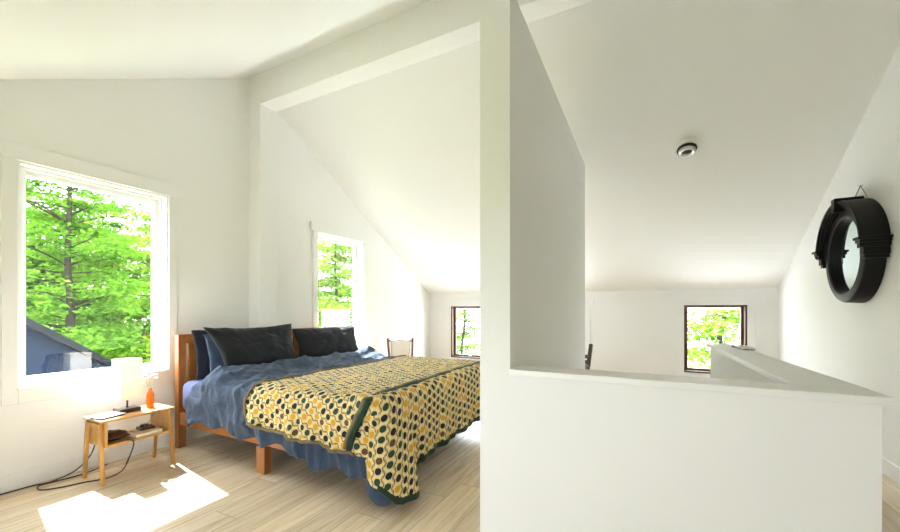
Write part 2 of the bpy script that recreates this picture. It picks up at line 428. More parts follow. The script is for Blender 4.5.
# tall partition and the stair half walls
PT = (-0.7158, -0.564); Y0 = 1.7112; HW = 0.924
tag(MB().box(PT[0], PT[1], Y0, 4.1952, 0, 2.727).build('wall_partition', M['wall']), kind='structure')
CAP = .028
fw = MB().prism([(PT[1], Y0), (0.6725, Y0), (0.6725, Y0+.12), (PT[1], Y0+.12)], 'z', 0, HW-CAP)
tag(fw.build('wall_stair_front', M['wall']), kind='structure')
rw = MB().prism([(0.5152, Y0+.12), (0.6725, Y0+.12), (0.609, 3.772), (0.4766, 3.772)], 'z', 0, HW-CAP)
tag(rw.build('wall_stair_right', M['wall']), kind='structure')
cp = MB().prism([(PT[1], Y0-.012), (0.6964, Y0-.012), (0.6964, Y0+.156), (PT[1], Y0+.156)], 'z', HW-CAP, HW)
cp.prism([(0.4858, Y0+.156), (0.6964, Y0+.156), (0.6256, 3.7996), (0.46, 3.7996)], 'z', HW-CAP, HW)
tag(cp.build('trim_3', M['trim'], bevel=.004), kind='structure')

# ------------------------------------------------------------------ bed
BX0, BX1, BY0, BY1 = -3.655, -1.41, 1.85, 3.87
bed = tag(empty('bed', ((BX0+BX1)/2, (BY0+BY1)/2, 0)), 'honey-coloured wooden bed frame with slatted headboard under blue bedding', 'bed')
D = Matrix.Translation(-bed.location)
hb = MB().box(BX0+.006, BX0+.049, BY0+.062, BY1-.062, .905, .985).box(BX0+.006, BX0+.049, BY0+.062, BY1-.062, .36, .45).xf(D).build('headboard', M['honey_y'], bed, bevel=.005)
for yy in (BY0, BY1-.062):
    MB().box(BX0, BX0+.06, yy, yy+.062, 0, .985).xf(D).build('headboard_post', M['honey_z'], hb, bevel=.005)
n = 15; span = (BY1-BY0-.124); pit = span/n
for i in range(n):
    yc = BY0+.062 + pit*(i+.5)
    MB().box(BX0+.014, BX0+.04, yc-.028, yc+.062 if i < n-1 else yc+.05, .45, .905).xf(D).build('slat', M['honey_z'], hb, bevel=.003)
for yy in (BY0+.012, BY1-.047):
    MB().box(BX0+.055, BX1, yy, yy+.035, .20, .31).xf(D).build('side_rail', M['honey'], bed, bevel=.005)
MB().box(BX1-.03, BX1, BY0+.047, BY1-.047, .20, .31).xf(D).build('foot_rail', M['honey_y'], bed, bevel=.005)
for yy in (BY0+.049, BY1-.109):
    for xx, w in ((BX1-.09, .06), (-2.555, .09)):
        yb0 = yy if xx < -2 else yy
        MB().box(xx, xx+w, BY0-.01 if yy < 2.5 and xx < -2 else yy, (BY0+.05 if xx < -2 else yy+.06) if yy < 2.5 else yy+.06, 0, .20).xf(D).build('leg', M['honey_z'], bed, bevel=.004)

# mattress with fitted sheet
mt = MB().box(BX0+.062, BX1-.02, BY0+.005, BY1-.03, .312, .585)
mo = mt.build('mattress', M['sheet'], bevel=.07, segs=5, smooth=True)
tag(mo, 'mattress in a periwinkle fitted sheet on the wooden bed frame', 'mattress')
mo.data.transform(Matrix.Translation((2.5, -2.85, -.312))); mo.location = (-2.5, 2.85, .312)

# draped cloth: cross section over the near edge, the top, the far edge
def drape(X, s, ynear, yfar, ztop, r):
    """s = signed distance measured from the near top edge: negative hangs down. returns (y, z, hang)"""
    W = yfar-ynear
    q = r*PI/2
    def side(d):           # d = distance past the start of the rounded edge
        if d < q: a = d/r; return r*math.sin(a), -r*(1-math.cos(a)), 0.0
        return r, -r-(d-q), d-q
    if s < 0: o, dz, h = side(-s); return ynear+r-o, ztop+dz, h
    if s > W-2*r: o, dz, h = side(s-(W-2*r)); return yfar-r+o, ztop+dz, h
    return ynear+r+s, ztop, 0.0

def cloth(name, xs, near_len, far_len, ynear, yfar, ztop, r, nS, folds, wr, x_edge, parent=None, mat=None, ang=0.0, seed=0, thick=.01, lift=None):
    V = np.zeros((len(xs), nS, 3)); UV = np.zeros((len(xs), nS, 2)); W = yfar-ynear-2*r
    for i, x in enumerate(xs):
        Ln, Lf = near_len(x), far_len(x)
        for j in range(nS):
            s = -Ln + (W+Ln+Lf)*j/(nS-1)
            y, z, h = drape(x, s, ynear, yfar, ztop, r)
            xx = x + x_edge(x, s)
            fo = folds(x, h) if h > 0 else 0.0
            sg = -1 if s < 0 else 1
            wr_ = wr if x < -2.62 or wr < .02 else wr*max(.25, 1-(x+2.62)*6)
            rg = (1-abs(fbm((xx+s*.6)*4.5+seed, (s-xx*.3)*2.2, 8.3, 2)))**6*wr_*1.1
            f2 = rg + fbm(xx*5+seed, s*5, 1.7)*wr_ + fbm(xx*14+seed, s*9, 4.1)*wr_*.35
            if h > 0 or s < 0 or s > W: y += sg*(fo + f2*.8 + .012)
            else: z += f2 + .004
            if lift: z += lift(xx, s)
            V[i, j] = (xx, y, z)
            UV[i, j] = (xx*math.cos(ang)+s*math.sin(ang), -xx*math.sin(ang)+s*math.cos(ang))
    me = grid_mesh(name, V, UV)
    o = link(name, me, mat, parent, smooth=True)
    so = o.modifiers.new('Solidify', 'SOLIDIFY'); so.thickness = thick; so.offset = -1
    sb = o.modifiers.new('Subdivision', 'SUBSURF'); sb.levels = 1; sb.render_levels = 1
    return o, V

# washed blue duvet
def d_near(x):
    return .375 + .015*math.sin(x*9) + .085*max(0, (x+2.8)) + .02*math.sin(x*23+1)
def d_folds(x, h):
    k = min(1, h/.25)
    return k*(.022*math.sin(x*17-h*8+1.2*math.sin(x*5)) + .008*math.sin(x*34-h*13+math.sin(x*9)) + .026*fbm(x*4.2-h*2.0, h*1.5, 3.3, 3) + .009*math.sin(x*63-h*18+2*math.sin(x*7)) + .017) + .03*max(0, h-.1)
def d_edge(x, s):
    t = max(0.0, min(1.0, (x+3.30)/.5)); k = 1-t
    return k*(-.13*min(1, max(0, -s-.02)/.25) + .02*min(1, max(0, s+.05)/.4)) + .02*math.sin(s*9)*k
def d_lift(x, s):
    return (.095*math.exp(-((x+3.10)/.12)**2) + .030*math.exp(-((x+3.0-.10*math.sin(s*2.1))/.045)**2) + .022*math.exp(-((x+2.86-.12*math.sin(s*1.6+1))/.04)**2)) * (1 if s > .02 else max(0, 1+s*5))
xs = np.linspace(-3.30, -1.385, 150)
dv, _ = cloth('duvet', xs, d_near, lambda x: .38, BY0-.012, BY1+.01, .605, .07, 210, d_folds, .026, d_edge, None, M['duvet'], 0, 3.0, .012, d_lift)
tag(dv, 'rumpled washed-blue duvet draped over the bed, below the patterned quilt', 'duvet')
# bunched corner of the duvet hanging at the foot
rings = []
for k in range(15):
    t = k/14; z = .47 - .445*t
    w = .035 + .060*math.sin(min(1, t*1.05)*PI*.62)*(1 if t < .86 else max(.15, 1-(t-.86)/.14*.8))
    cx = -1.435 + .02*t; cy = 1.845 - .02*math.sin(t*PI)
    rings.append([(cx + w*math.cos(a)*.95*(1+.16*math.sin(a*3+t*2)), cy + w*math.sin(a)*.6*(1+.12*math.cos(a*4)), z) for a in np.linspace(0, 2*PI, 21)[:-1]])
m = MB(); R = [[m.bm.verts.new(p) for p in r] for r in rings]
for A, B_ in zip(R, R[1:]):
    for k in range(20): m.bm.faces.new([A[k], A[(k+1)%20], B_[(k+1)%20], B_[k]])
m.bm.faces.new(R[0]); m.bm.faces.new(R[-1])
m.build('hanging_corner', M['duvet'], dv, smooth=True, sub=1)

# patterned quilt: top with near drop, foot fold, green bindings
QX0, QX1 = -2.58, -1.40
def q_near(x): return .305 + .05*(x-QX0) + .008*math.sin(x*21)
def q_folds(x, h): return d_folds(x, h) + .020 + .04*h
quilt = empty('quilt', ((QX0+QX1)/2, (BY0+BY1)/2, .62))
tag(quilt, 'cream quilt with black, green and mustard dots and dark green binding spread over the bed', 'quilt')
QD = Matrix.Translation(-quilt.location)
xs = np.linspace(QX0, QX1, 70)
qt, QV = cloth('quilt_top', xs, q_near, lambda x: .36, BY0-.03, BY1+.03, .642, .075, 130, q_folds, .009, lambda x, s: .012*math.sin(s*7)*(x < QX0+.3), quilt, M['quilt'], math.radians(-29), 0.0, .014)
qt.data.transform(QD)
# foot fold: wraps round the near corner of the bed foot and hangs down
cr = .09; xf, yn_, yf_ = -1.385, BY0-.035, BY1+.035
def foot_path(a):
    """point and outward normal on the rounded outline of the bed foot; a=0 at the middle of the near corner"""
    q = cr*PI/2
    if a < -q/2: return (xf-cr+(a+q/2), yn_), (0, -1)
    if a < q/2: th = (a+q/2)/cr; return (xf-cr+cr*math.sin(th), yn_+cr-cr*math.cos(th)), (math.sin(th), -math.cos(th))
    if a < q/2 + (yf_-yn_-2*cr): return (xf, yn_+cr+(a-q/2)), (1, 0)
    th = min(PI/2, (a-q/2-(yf_-yn_-2*cr))/cr); return (xf-cr+cr*math.cos(th), yf_-cr+cr*math.sin(th)), (math.cos(th), math.sin(th))
def interp(v, pts):
    for (a, p), (c, q) in zip(pts, pts[1:]):
        if v <= c: t = max(0, (v-a)/(c-a)); t = t*t*(3-2*t); return p+(q-p)*t
    return pts[-1][1]
DROP = [(-.24, .30), (-.12, .36), (-.02, .52), (.05, .625), (.20, .635), (.25, .53), (.30, .49), (.8, .485), (2.2, .46)]
FL = [(-.24, .015), (-.1, .035), (.02, .10), (.15, .125), (.30, .06), (.8, .05), (2.2, .03)]
amax = 1.98; A_ = np.linspace(-.24, amax, 130); nS = 34
V = np.zeros((len(A_), nS, 3)); UV = np.zeros((len(A_), nS, 2))
for i, a in enumerate(A_):
    (px, py), (nx, ny) = foot_path(a); dp = interp(a, DROP); fl = interp(a, FL)
    for j in range(nS):
        s = -.075 + (dp+.075)*j/(nS-1)
        rr = .055
        if s < 0: off = -rr + s; z = .664
        else:
            q = rr*PI/2
            if s < q: th = s/rr; off = -rr+rr*math.sin(th); z = .664-rr*(1-math.cos(th))
            else: off = 0; z = .664-rr-(s-q)
        h = max(0, s-.06); k = min(1, h/.3)
        off += fl*(h/.5)**.8 + k*(.012*math.sin(a*19+.6) + .009*math.sin(a*37+h*5)) + fbm(a*6, s*6, 9.)*.006
        z += fbm(a*5, s*7, 3.)*.004
        V[i, j] = (px+nx*off, py+ny*off, max(z, .02)); UV[i, j] = (s+.02*math.sin(a*6), a + fl*(h/.5)**.8*math.atan2(nx, -ny))
ff = link('foot_fold', grid_mesh('foot_fold', V, UV), M['quilt'], quilt, smooth=True)
so = ff.modifiers.new('Solidify', 'SOLIDIFY'); so.thickness = .012; so.offset = -1
ff.data.transform(QD)
def strip(name, P, Nn, wdt, th, mat):
    """flat raised ribbon along points P; Nn = (across, normal) per point"""
    n = len(P); Vv = np.zeros((n, 5, 3))
    for i in range(n):
        ac, no = Nn[i]
        for j, t in enumerate((-1, -.8, 0, .8, 1)):
            Vv[i, j] = np.array(P[i]) + np.array(ac)*wdt*t/2 + np.array(no)*th*(1-abs(t)**3)
    o = link(name, grid_mesh(name, Vv), mat, quilt, smooth=True)
    s = o.modifiers.new('Solidify', 'SOLIDIFY'); s.thickness = .01; s.offset = 0
    o.data.transform(QD); return o
P, N_ = [], []
P2, N2_ = [], []
for i, a in enumerate(A_):
    e = V[i, -1]; d = V[i, -1]-V[i, -3]; d = d/np.linalg.norm(d); (_, _), (nx, ny) = foot_path(a)
    if a > -.02: P.append(tuple(e - d*.012)); N_.append((d, (nx, ny, .1)))
strip('hem_binding', P, N_, .045, .012, M['green'])
# green binding along the foot edge, across the top and down the near side
P, N_ = [], []
jt = int(np.argmin(abs(QV[60, :60, 1] - (BY0+.05))))          # column where the cloth reaches the top
for j in range(1, jt+1):
    t = j/jt; i = int(np.argmin(abs(QV[:, j, 0] - (-1.60 + .115*min(1, t*1.15)))))
    p_ = QV[i, j]; d = QV[i, min(j+1, jt+1)] - QV[i, max(j-1, 0)]; d /= np.linalg.norm(d); nn = (0, -d[2], d[1])
    x_ = -1.60 + .115*min(1, t*1.15); y_, z_ = p_[1]+nn[1]*.006, p_[2]+nn[2]*.006
    sel = (abs(V[..., 0]-x_) < .035) & (abs(V[..., 2]-z_) < .03) & (V[..., 1] < BY0+.06)
    if sel.any(): y_ = min(y_, V[..., 1][sel].min()-.006)
    P.append((x_, y_, z_)); N_.append(((1, 0, 0), nn))
for j in range(jt+2, 110):
    y_ = QV[60, j, 1]
    if y_ > BY1-.06: break
    sel = (abs(QV[..., 0]+1.48) < .03) & (abs(QV[..., 1]-y_) < .03)
    P.append((-1.482+.006*math.sin(y_*6), y_, max(.664, QV[..., 2][sel].max()+.010))); N_.append(((1, 0, 0), (0, 0, 1)))
strip('edge_binding', P, N_, .042, .014, M['green'])
P3 = [(p[0]-.031, p[1], p[2]) for p in P]
strip('edge_band', P3, N_, .026, .012, M['quilt_edge'])
# dark hem along the near drop and up the head-side edge
P, N_ = [], []
for i in range(len(QV)-8):
    e = QV[i, 0]; P.append((e[0], e[1]-.002, e[2]+.004)); N_.append(((0, 0, 1), (0, -1, 0)))
strip('near_hem', P, N_, .014, .006, M['quilt_edge'])
P, N_ = [], []
for j in range(0, 112, 1):
    e = QV[0, j]; f = QV[0, min(j+1, 129)]; tdir = (f-e)/np.linalg.norm(f-e); nrm = np.array((0, -tdir[2], tdir[1]))
    P.append((e[0]+.008, e[1]+nrm[1]*.003, e[2]+nrm[2]*.003)); N_.append(((1, 0, 0), tuple(nrm)))
strip('head_hem', P, N_, .016, .006, M['quilt_edge'])

# pillows
def pillow(name, mat, w, hgt, th, loc, tilt, rz, label, seed, group=None, pinch=1.0, droop=0.0, skew=0.0):
    n, m = 46, 30; U = np.linspace(-1, 1, n); Vv = np.linspace(-1, 1, m)
    verts, faces = [], []
    def pt(u, v, sgn):
        e = max(0, (1-abs(u)**2.6))*max(0, (1-abs(v)**2.4))
        t = th/2*e**.55
        ww = w/2*(1-.055*pinch*(1-abs(v)**2)); hh = hgt/2*(1-.07*pinch*(1-abs(u)**2))
        f = fbm(u*3.1+seed, v*2.3, sgn*1.0)*.014 + fbm(u*8+seed, v*5+u*2, sgn*2.0)*.006 + .007*math.sin(5*(v+.6*u*u)+seed+fbm(u*2, v*2, seed)*3)*e
        x = sgn*t + f*(.35+e); z = v*hh + f*.6 - droop*(u*u)*(.5+.5*v)
        return (x, u*ww + f*.3 + (skew*(1-v)/2*abs(u)**1.5 if u < 0 else 0), z)
    ix = {}
    for sg in (1, -1):
        for i, u in enumerate(U):
            for j, v in enumerate(Vv):
                edge = i in (0, n-1) or j in (0, m-1)
                key = (i, j, 0 if edge else sg)
                if key not in ix: ix[key] = len(verts); verts.append(pt(u, v, sg) if not edge else (fbm(u*3+seed, v*3, 5.)*.012, pt(u, v, 1)[1], pt(u, v, 1)[2]))
    g = lambda i, j, sg: ix[(i, j, 0 if (i in (0, n-1) or j in (0, m-1)) else sg)]
    for sg in (1, -1):
        for i in range(n-1):
            for j in range(m-1):
                q = [g(i, j, sg), g(i+1, j, sg), g(i+1, j+1, sg), g(i, j+1, sg)]
                faces.append(q if sg > 0 else q[::-1])
    me = bpy.data.meshes.new(name); me.from_pydata(verts, [], faces); me.update()
    o = link(name, me, mat, smooth=True, sub=1)
    o.rotation_euler = (0, -tilt, rz); o.location = loc
    return tag(o, label, 'pillow', group)
pillow('pillow', M['navy'], .80, .46, .11, (-3.54, 2.33, .80), math.radians(9), math.radians(2), 'navy pillow standing against the headboard at the near side, rearmost of its stack', 1.0)
pillow('pillow.001', M['bluepill'], .84, .40, .11, (-3.455, 2.405, .80), math.radians(14), math.radians(3), 'steel-blue pillow squeezed between the navy one and the big charcoal one', 4.0)
pillow('pillow.002', M['char'], .96, .45, .18, (-3.335, 2.405, .845), math.radians(17), math.radians(1), 'large charcoal pillow at the front, nearer the small bamboo nightstand', 8.0, pinch=1.9, skew=.13)
pillow('pillow.003', M['char'], .98, .45, .19, (-3.35, 3.37, .81), math.radians(17), math.radians(-2), 'charcoal pillow below the narrow white window, with sun on its corner', 13.0, pinch=1.9, droop=.03)

# ------------------------------------------------------------------ nightstands and lamps
def make_nightstand():
    r = empty('nightstand', (-3.425, 1.437, 0))
    h, y = .135, .228
    MB().box(-h, h, -y, y, .424, .440).build('tabletop', M['bamboo'], r, bevel=.002)
    yi = y-.024
    MB().box(-h, h, -yi, yi, .250, .266).build('lower_shelf', M['bamboo'], r, bevel=.002)
    for s in (-1, 1):
        MB().box(-h, h, min(s*yi, s*(yi-.016)), max(s*yi, s*(yi-.016)), .266, .424).build('side_panel', M['bamboo_z'], r, bevel=.002)
        yy = s*(y-.012)
        MB().box(-.085, .085, yy-.011, yy+.011, .385, .414).build('leg_brace', M['bamboo_z'], r, bevel=.003)
        for q in (-1, 1):
            MB().bar((q*.088, yy, .414), (q*.140, yy, 0), .022, .030, up=(1,0,0), d2=.022).build('leg', M['bamboo_z'], r, bevel=.003)
    return r
ns = make_nightstand()
tag(ns, 'small bamboo nightstand with open shelf below the large white window', 'nightstand')
ns2 = copy_tree(ns); ns2.location = (-3.46, 4.32, 0)
tag(ns2, 'bamboo nightstand under the far lamp, mostly hidden behind the bed', 'nightstand')

def make_lamp():
    r = empty('table_lamp', (-3.45, 1.425, .440))
    MB().box(-.06, .06, -.065, .065, 0, .032).build('base', M['black'], r, bevel=.004)
    MB().tube([(0, 0, .03), (0, 0, .20)], .006, 10).build('stem', M['black'], r, smooth=True)
    s = .067; z0, z1, w = .098, .395, .003
    m = MB().box(-s, s, -s, -s+w, z0, z1).box(-s, s, s-w, s, z0, z1).box(-s, -s+w, -s+w, s-w, z0, z1).box(s-w, s, -s+w, s-w, z0, z1)
    m.build('lamp_shade', M['shade'], r)
    sh = [c for c in r.children if c.name.startswith('lamp_shade')][0]
    MB().box(-s, s, -.003, .003, .30, .304).box(-.003, .003, -s, s, .30, .304).build('shade_bracket', M['black'], sh)
    bm = MB().lathe([(0, 0), (.014, .002), (.016, .03), (.03, .06), (.032, .08), (.022, .105), (0, .115)], 16, (0, 0, .19)).build('bulb', M['bulb'], r, smooth=True)
    return r
lp = make_lamp()
tag(lp, 'table lamp with square cream shade and black base on the near bamboo nightstand', 'lamp')
lp2 = copy_tree(lp); lp2.location = (-3.47, 4.29, .440)
tag(lp2, 'table lamp glowing beyond the far corner of the bed, beside the narrow window', 'lamp')

# bottle with flowers
bt = tag(empty('bottle', (-3.44, 1.568, .440)), 'small orange glass bottle vase standing beside the square lamp', 'bottle')
MB().lathe([(0, 0), (.022, 0), (.025, .006), (.0235, .03), (.0255, .05), (.024, .075), (.0255, .095), (.020, .118), (.012, .130), (.0105, .145), (.013, .150), (.009, .150), (.009, .02), (0, .018)], 20).build('body', M['orange'], bt, smooth=True)
fl = tag(empty('flower_bunch', (-3.44, 1.568, .460)), 'little bunch of white flowers in the orange bottle', 'flowers')
for i, (dx, dy, h) in enumerate(((-.018, -.03, .235), (.012, .028, .232), (.0, -.002, .255), (-.02, .022, .225), (.02, -.018, .215), (.0, .04, .20), (.01, -.042, .205))):
    st = MB().tube([(0, 0, .0), (dx*.1, dy*.1, .13), (dx*.6, dy*.6, h*.8), (dx, dy, h)], .0013, 6).build('stem', M['stem'], fl); st_o = st
    m = MB()
    for k in range(7):
        a = 2*PI*k/7 + i; c, s = math.cos(a), math.sin(a)
        pts = [(0, 0, 0), (.009*c-.006*s, .009*s+.006*c, .005), (.019*c, .019*s, .006), (.009*c+.006*s, .009*s-.006*c, .005)]
        vs = [m.bm.verts.new(Vector(p)+Vector((dx, dy, h))) for p in pts]; m.bm.faces.new(vs)
    m.lathe([(0, -.004), (.006, -.002), (.007, .005), (0, .008)], 10, (dx, dy, h))
    m.build('blossom', M['petal'], st_o)

# notebook, shelf clutter
nb = tag(empty('notebook', (-3.40, 1.292, .440), math.radians(12)), 'pale notebook with purple edge lying on top of the near nightstand', 'notebook')
MB().box(-.060, .060, -.075, .075, 0, .010).build('pages', M['purple'], nb, bevel=.003)
MB().box(-.062, .062, -.077, .077, .010, .014).build('cover', M['paper'], nb, bevel=.0015)
po = tag(empty('pouch', (-3.42, 1.325, .266), math.radians(4)), 'brown leather pouch on the lower shelf of the near nightstand', 'pouch')
m = MB(); bmesh.ops.create_uvsphere(m.bm, u_segments=24, v_segments=14, radius=1.0)
for v in m.bm.verts:
    x, y, z = v.co; f = fbm(x*2, y*2, z*2)*.12
    v.co = (x*.085*(1+f), y*.085*(1+f), max(0, .030+z*.036*(1+f*2)))
m.build('body', M['leather'], po, smooth=True)
MB().box(.02, .085, -.06, .065, .022, .034).build('flap', M['leather'], po, bevel=.005)
cb = tag(empty('book', (-3.37, 1.50, .266), math.radians(3)), 'cream paperback lying on the shelf beside the brown pouch', 'book')
MB().box(-.068, .068, -.085, .085, .003, .019).build('pages', M['tan'], cb, bevel=.002)
MB().box(-.070, .070, -.087, .087, 0, .003).box(-.070, .070, -.087, .087, .019, .022).build('cover', M['tan'], cb, bevel=.001)
bk = tag(empty('wallet', (-3.42, 1.53, .2881), math.radians(-8)), 'dark brown wallet on top of the cream paperback', 'wallet')
MB().box(-.045, .045, -.05, .05, 0, .010).box(-.044, .044, -.049, .049, .0105, .018).build('body', M['leather'], bk, bevel=.003)
ad = tag(empty('charger', (-3.415, 1.515, .3066), math.radians(30)), 'small black charger block lying on the dark wallet', 'charger')
MB().box(-.016, .016, -.02, .02, 0, .020).build('body', M['black'], ad, bevel=.003)
MB().box(-.008, -.005, .02, .036, .008, .013).box(.005, .008, .02, .036, .008, .013).build('prong', M['chrome'], ad)

def smooth_path(pts, k=6):
    out = []; P = [Vector(p) for p in pts]; P = [P[0]] + P + [P[-1]]
    for i in range(1, len(P)-2):
        for j in range(k):
            t = j/k; a, b_, c, d = P[i-1], P[i], P[i+1], P[i+2]
            out.append(.5*((2*b_) + (c-a)*t + (2*a-5*b_+4*c-d)*t*t + (3*b_-a-3*c+d)*t**3))
    return out + [P[-2]]
def cord(name, pts, r, mat, label):
    o = MB().tube(smooth_path(pts), r, 8).build(name, mat, smooth=True); return tag(o, label, 'cord')
cord('power_cord', [(-3.30, 1.36, .270), (-3.27, 1.385, .262), (-3.268, 1.385, .22), (-3.30, 1.37, .13), (-3.33, 1.345, .05), (-3.40, 1.28, .007), (-3.46, 1.18, .006), (-3.50, 1.08, .006), (-3.57, 1.00, .006), (-3.665, 1.02, .006), (-3.66, 1.10, .006), (-3.64, 1.2, .006), (-3.66, 1.30, .006), (-3.71, 1.40, .006)], .0045, M['cord'], 'black power cord dropping from the nightstand shelf and looping on the floor')
cord('power_cord.001', [(-3.565, 1.33, .272), (-3.595, 1.30, .24), (-3.61, 1.27, .14), (-3.64, 1.20, .05), (-3.68, 1.09, .006), (-3.705, .98, .006), (-3.715, .80, .006), (-3.72, .55, .006), (-3.72, .2, .006)], .0042, M['cord'], 'black cord running along the white baseboard behind the nightstand leg')
cord('lamp_cord', [(-3.385, 1.47, .4445), (-3.34, 1.50, .4445), (-3.288, 1.515, .443), (-3.278, 1.515, .43), (-3.283, 1.49, .37), (-3.305, 1.44, .32), (-3.325, 1.39, .318)], .0022, M['cordgrey'], 'thin grey lamp cord curling from the nightstand top down to the shelf')

# ------------------------------------------------------------------ chairs
def sling_chair(loc, rz):
    r = empty('sling_chair', loc, rz); wd = M['chairwood']
    W_ = .17
    for s in (-1, 1):
        MB().bar((s*W_, .30, 0), (s*W_, .24, .40), .03, .04).build('leg', wd, r, bevel=.004)
        MB().bar((s*W_, -.34, 0), (s*W_, -.22, .36), .03, .04).build('leg', wd, r, bevel=.004)
        MB().bar((s*(W_-.02), -.20, .28), (s*(W_+.005), -.37, .80), .026, .036).build('back_post', wd, r, bevel=.004)
        MB().bar((s*W_, -.30, .36), (s*W_, .30, .41), .036, .03).build('side_rail', wd, r, bevel=.004)
    MB().tube([(-W_-.01, -.362, .765), (W_+.01, -.362, .765)], .011, 10).build('top_bar', wd, r, smooth=True)
    MB().tube([(-W_, .27, .395), (W_, .27, .395)], .012, 10).build('front_bar', wd, r, smooth=True)
    sl = [(.27, .410), (.15, .375), (.0, .335), (-.13, .325), (-.20, .37), (-.26, .50), (-.32, .66), (-.362, .778), (-.378, .765)]
    V = np.array([[(x, y, z - .012*(1-(x/.14)**2)) for x in np.linspace(-.14, .14, 13)] for y, z in [(p.x, p.y) for p in smooth_path([(a, c, 0) for a, c in sl], 4)]])
    o = link('sling', grid_mesh('sling', V), M['canvas'], r, smooth=True)
    s = o.modifiers.new('Solidify', 'SOLIDIFY'); s.thickness = .006
    return r
ch = sling_chair((-3.27, 4.78, 0), math.radians(30))
tag(ch, 'wooden sling chair with white canvas beyond the far side of the bed', 'chair')

dc = tag(empty('dining_chair', (-.91, 5.20, 0), math.radians(0)), 'dark wooden chair behind the tall partition, only one back post showing above the ledge', 'chair')
for s in (-1, 1):
    MB().bar((s*.215, -.20, 0), (s*.215, -.20, .44), .036, .036).build('leg', M['darkwood'], dc, bevel=.004)
    MB().bar((s*.215, .18, 0), (s*.225, .19, .44), .036, .036).build('leg', M['darkwood'], dc, bevel=.004)
    MB().bar((s*.225, .19, .44), (s*.255, .25, .74), .05, .060, up=(0,1,0)).build('back_post', M['darkwood'], dc, bevel=.012, segs=3)
MB().box(-.24, .24, -.23, .21, .44, .47).build('seat', M['darkwood'], dc, bevel=.01)
for z in (.50, .57):
    yy = .19+(z-.44)*.2
    MB().box(-.225, .225, yy-.01, yy+.01, z-.025, z+.025).build('back_slat', M['darkwood'], dc, bevel=.004)

# ------------------------------------------------------------------ round mirror on the right wall
MY, MZ = 4.25, 1.645
mi = tag(empty('mirror', (XR, MY, MZ)), 'oval black bullseye mirror with hooded frame hanging on the right wall', 'mirror')
def ell_ring(profile, n, a0, a1, ky, kz, closed):
    """profile = list of (radius offset, depth from wall) loop; swept round an ellipse in the wall plane"""
    m = MB(); rows = []
    cnt = n if closed else n+1
    for k in range(cnt):
        a = a0 + (a1-a0)*k/n
        rows.append([m.bm.verts.new((-d, (ky+o)*math.cos(a), (kz+o)*math.sin(a))) for o, d in profile])
    L = len(profile)
    for k in range(n):
        A, B_ = rows[k], rows[(k+1) % cnt]
        for j in range(L): m.bm.faces.new([A[j], A[(j+1)%L], B_[(j+1)%L], B_[j]])
    if not closed: m.bm.faces.new(rows[0]); m.bm.faces.new(rows[-1][::-1])
    return m
KY, KZ = .275, .305
ell_ring([(0, .004), (0, .110), (.012, .120), (.055, .120), (.070, .112), (.080, .095), (.084, .004)], 72, 0, 2*PI, KY, KZ, True).build('frame_ring', M['frame_black'], mi, smooth=True).modifiers.new('Edge', 'EDGE_SPLIT')
hp = [(.070, .004), (.070, .125), (.085, .125), (.085, .140), (.100, .140), (.104, .155), (.118, .155), (.122, .168), (.140, .168), (.140, .004)]
hd = ell_ring(hp, 48, math.radians(3), math.radians(177), KY, KZ, False).build('hood', M['frame_black'], mi, smooth=True); hd.modifiers.new('Edge', 'EDGE_SPLIT')
kz = KZ
MB().prism([(-.026, kz+.055), (.026, kz+.055), (.036, kz+.165), (-.036, kz+.165)], 'x', -.182, -.004).build('keystone', M['frame_black'], hd, bevel=.006)
for s in (-1, 1):
    m = MB(); z = .035
    for (o0, o1, za, zb, dd) in ((.075, .165, .035, .055, .185), (.075, .152, .012, .035, .172), (.070, .135, -.02, .012, .16), (.070, .130, -.075, -.02, .145), (.070, .118, -.10, -.075, .135)):
        ya, yb_ = s*(KY+o0), s*(KY+o1); m.box(-dd, -.004, min(ya, yb_), max(ya, yb_), z+za, z+zb)
    m.build('bracket', M['frame_black'], hd, bevel=.003)
m = MB(); vs = [m.bm.verts.new((-.072, (KY+.01)*math.cos(2*PI*k/64), (KZ+.01)*math.sin(2*PI*k/64))) for k in range(64)]
w2 = [m.bm.verts.new((-.064, (KY+.01)*math.cos(2*PI*k/64), (KZ+.01)*math.sin(2*PI*k/64))) for k in range(64)]
m.bm.faces.new(vs); m.bm.faces.new(w2[::-1])
for k in range(64): m.bm.faces.new([vs[k], w2[k], w2[(k+1)%64], vs[(k+1)%64]])
m.build('mirror_glass', M['mirror'], mi)
hk = KZ+.17
MB().tube([(-.02, -.12, hk-.03), (-.014, 0, hk+.085), (-.02, .12, hk-.03)], .0035, 6).build('hanging_wire', M['cordgrey'], mi)
MB().tube([(0.0, 0, hk+.088), (-.022, 0, hk+.083)], .005, 8).build('nail', M['chrome'], mi)

# ------------------------------------------------------------------ recessed spot, gadget on the ledge
sy = 4.27; sz = roof_z(sy)
cl = tag(empty('ceiling_spotlight', (.352, sy, sz)), 'small round recessed spotlight in the sloped ceiling above the stairs', 'ceiling light')
cl.rotation_euler = (math.pi-math.atan(SF), 0, 0)
MB().lathe([(.086, 0), (.112, 0), (.115, .006), (.110, .016), (.098, .022), (.088, .022), (.084, .012), (.086, 0)], 40).build('trim_ring', M['plasticwhite'], cl, smooth=True)
eb = MB().lathe([(.036, .012), (.070, .012), (.074, .022), (.068, .040), (.056, .046), (.046, .044), (.040, .030), (.036, .012)], 36)
eb.xf(Matrix.Rotation(math.radians(14), 4, 'X')).build('eyeball_ring', M['chrome'], cl, smooth=True)
MB().lathe([(0, .001), (.088, .001), (.088, .006), (0, .006)], 36).build('can_recess', M['darkmetal'], cl)
MB().lathe([(0, .014), (.030, .015), (.044, .022), (.044, .010), (0, .008)], 28).build('lamp_face', M['darkmetal'], cl, smooth=True)

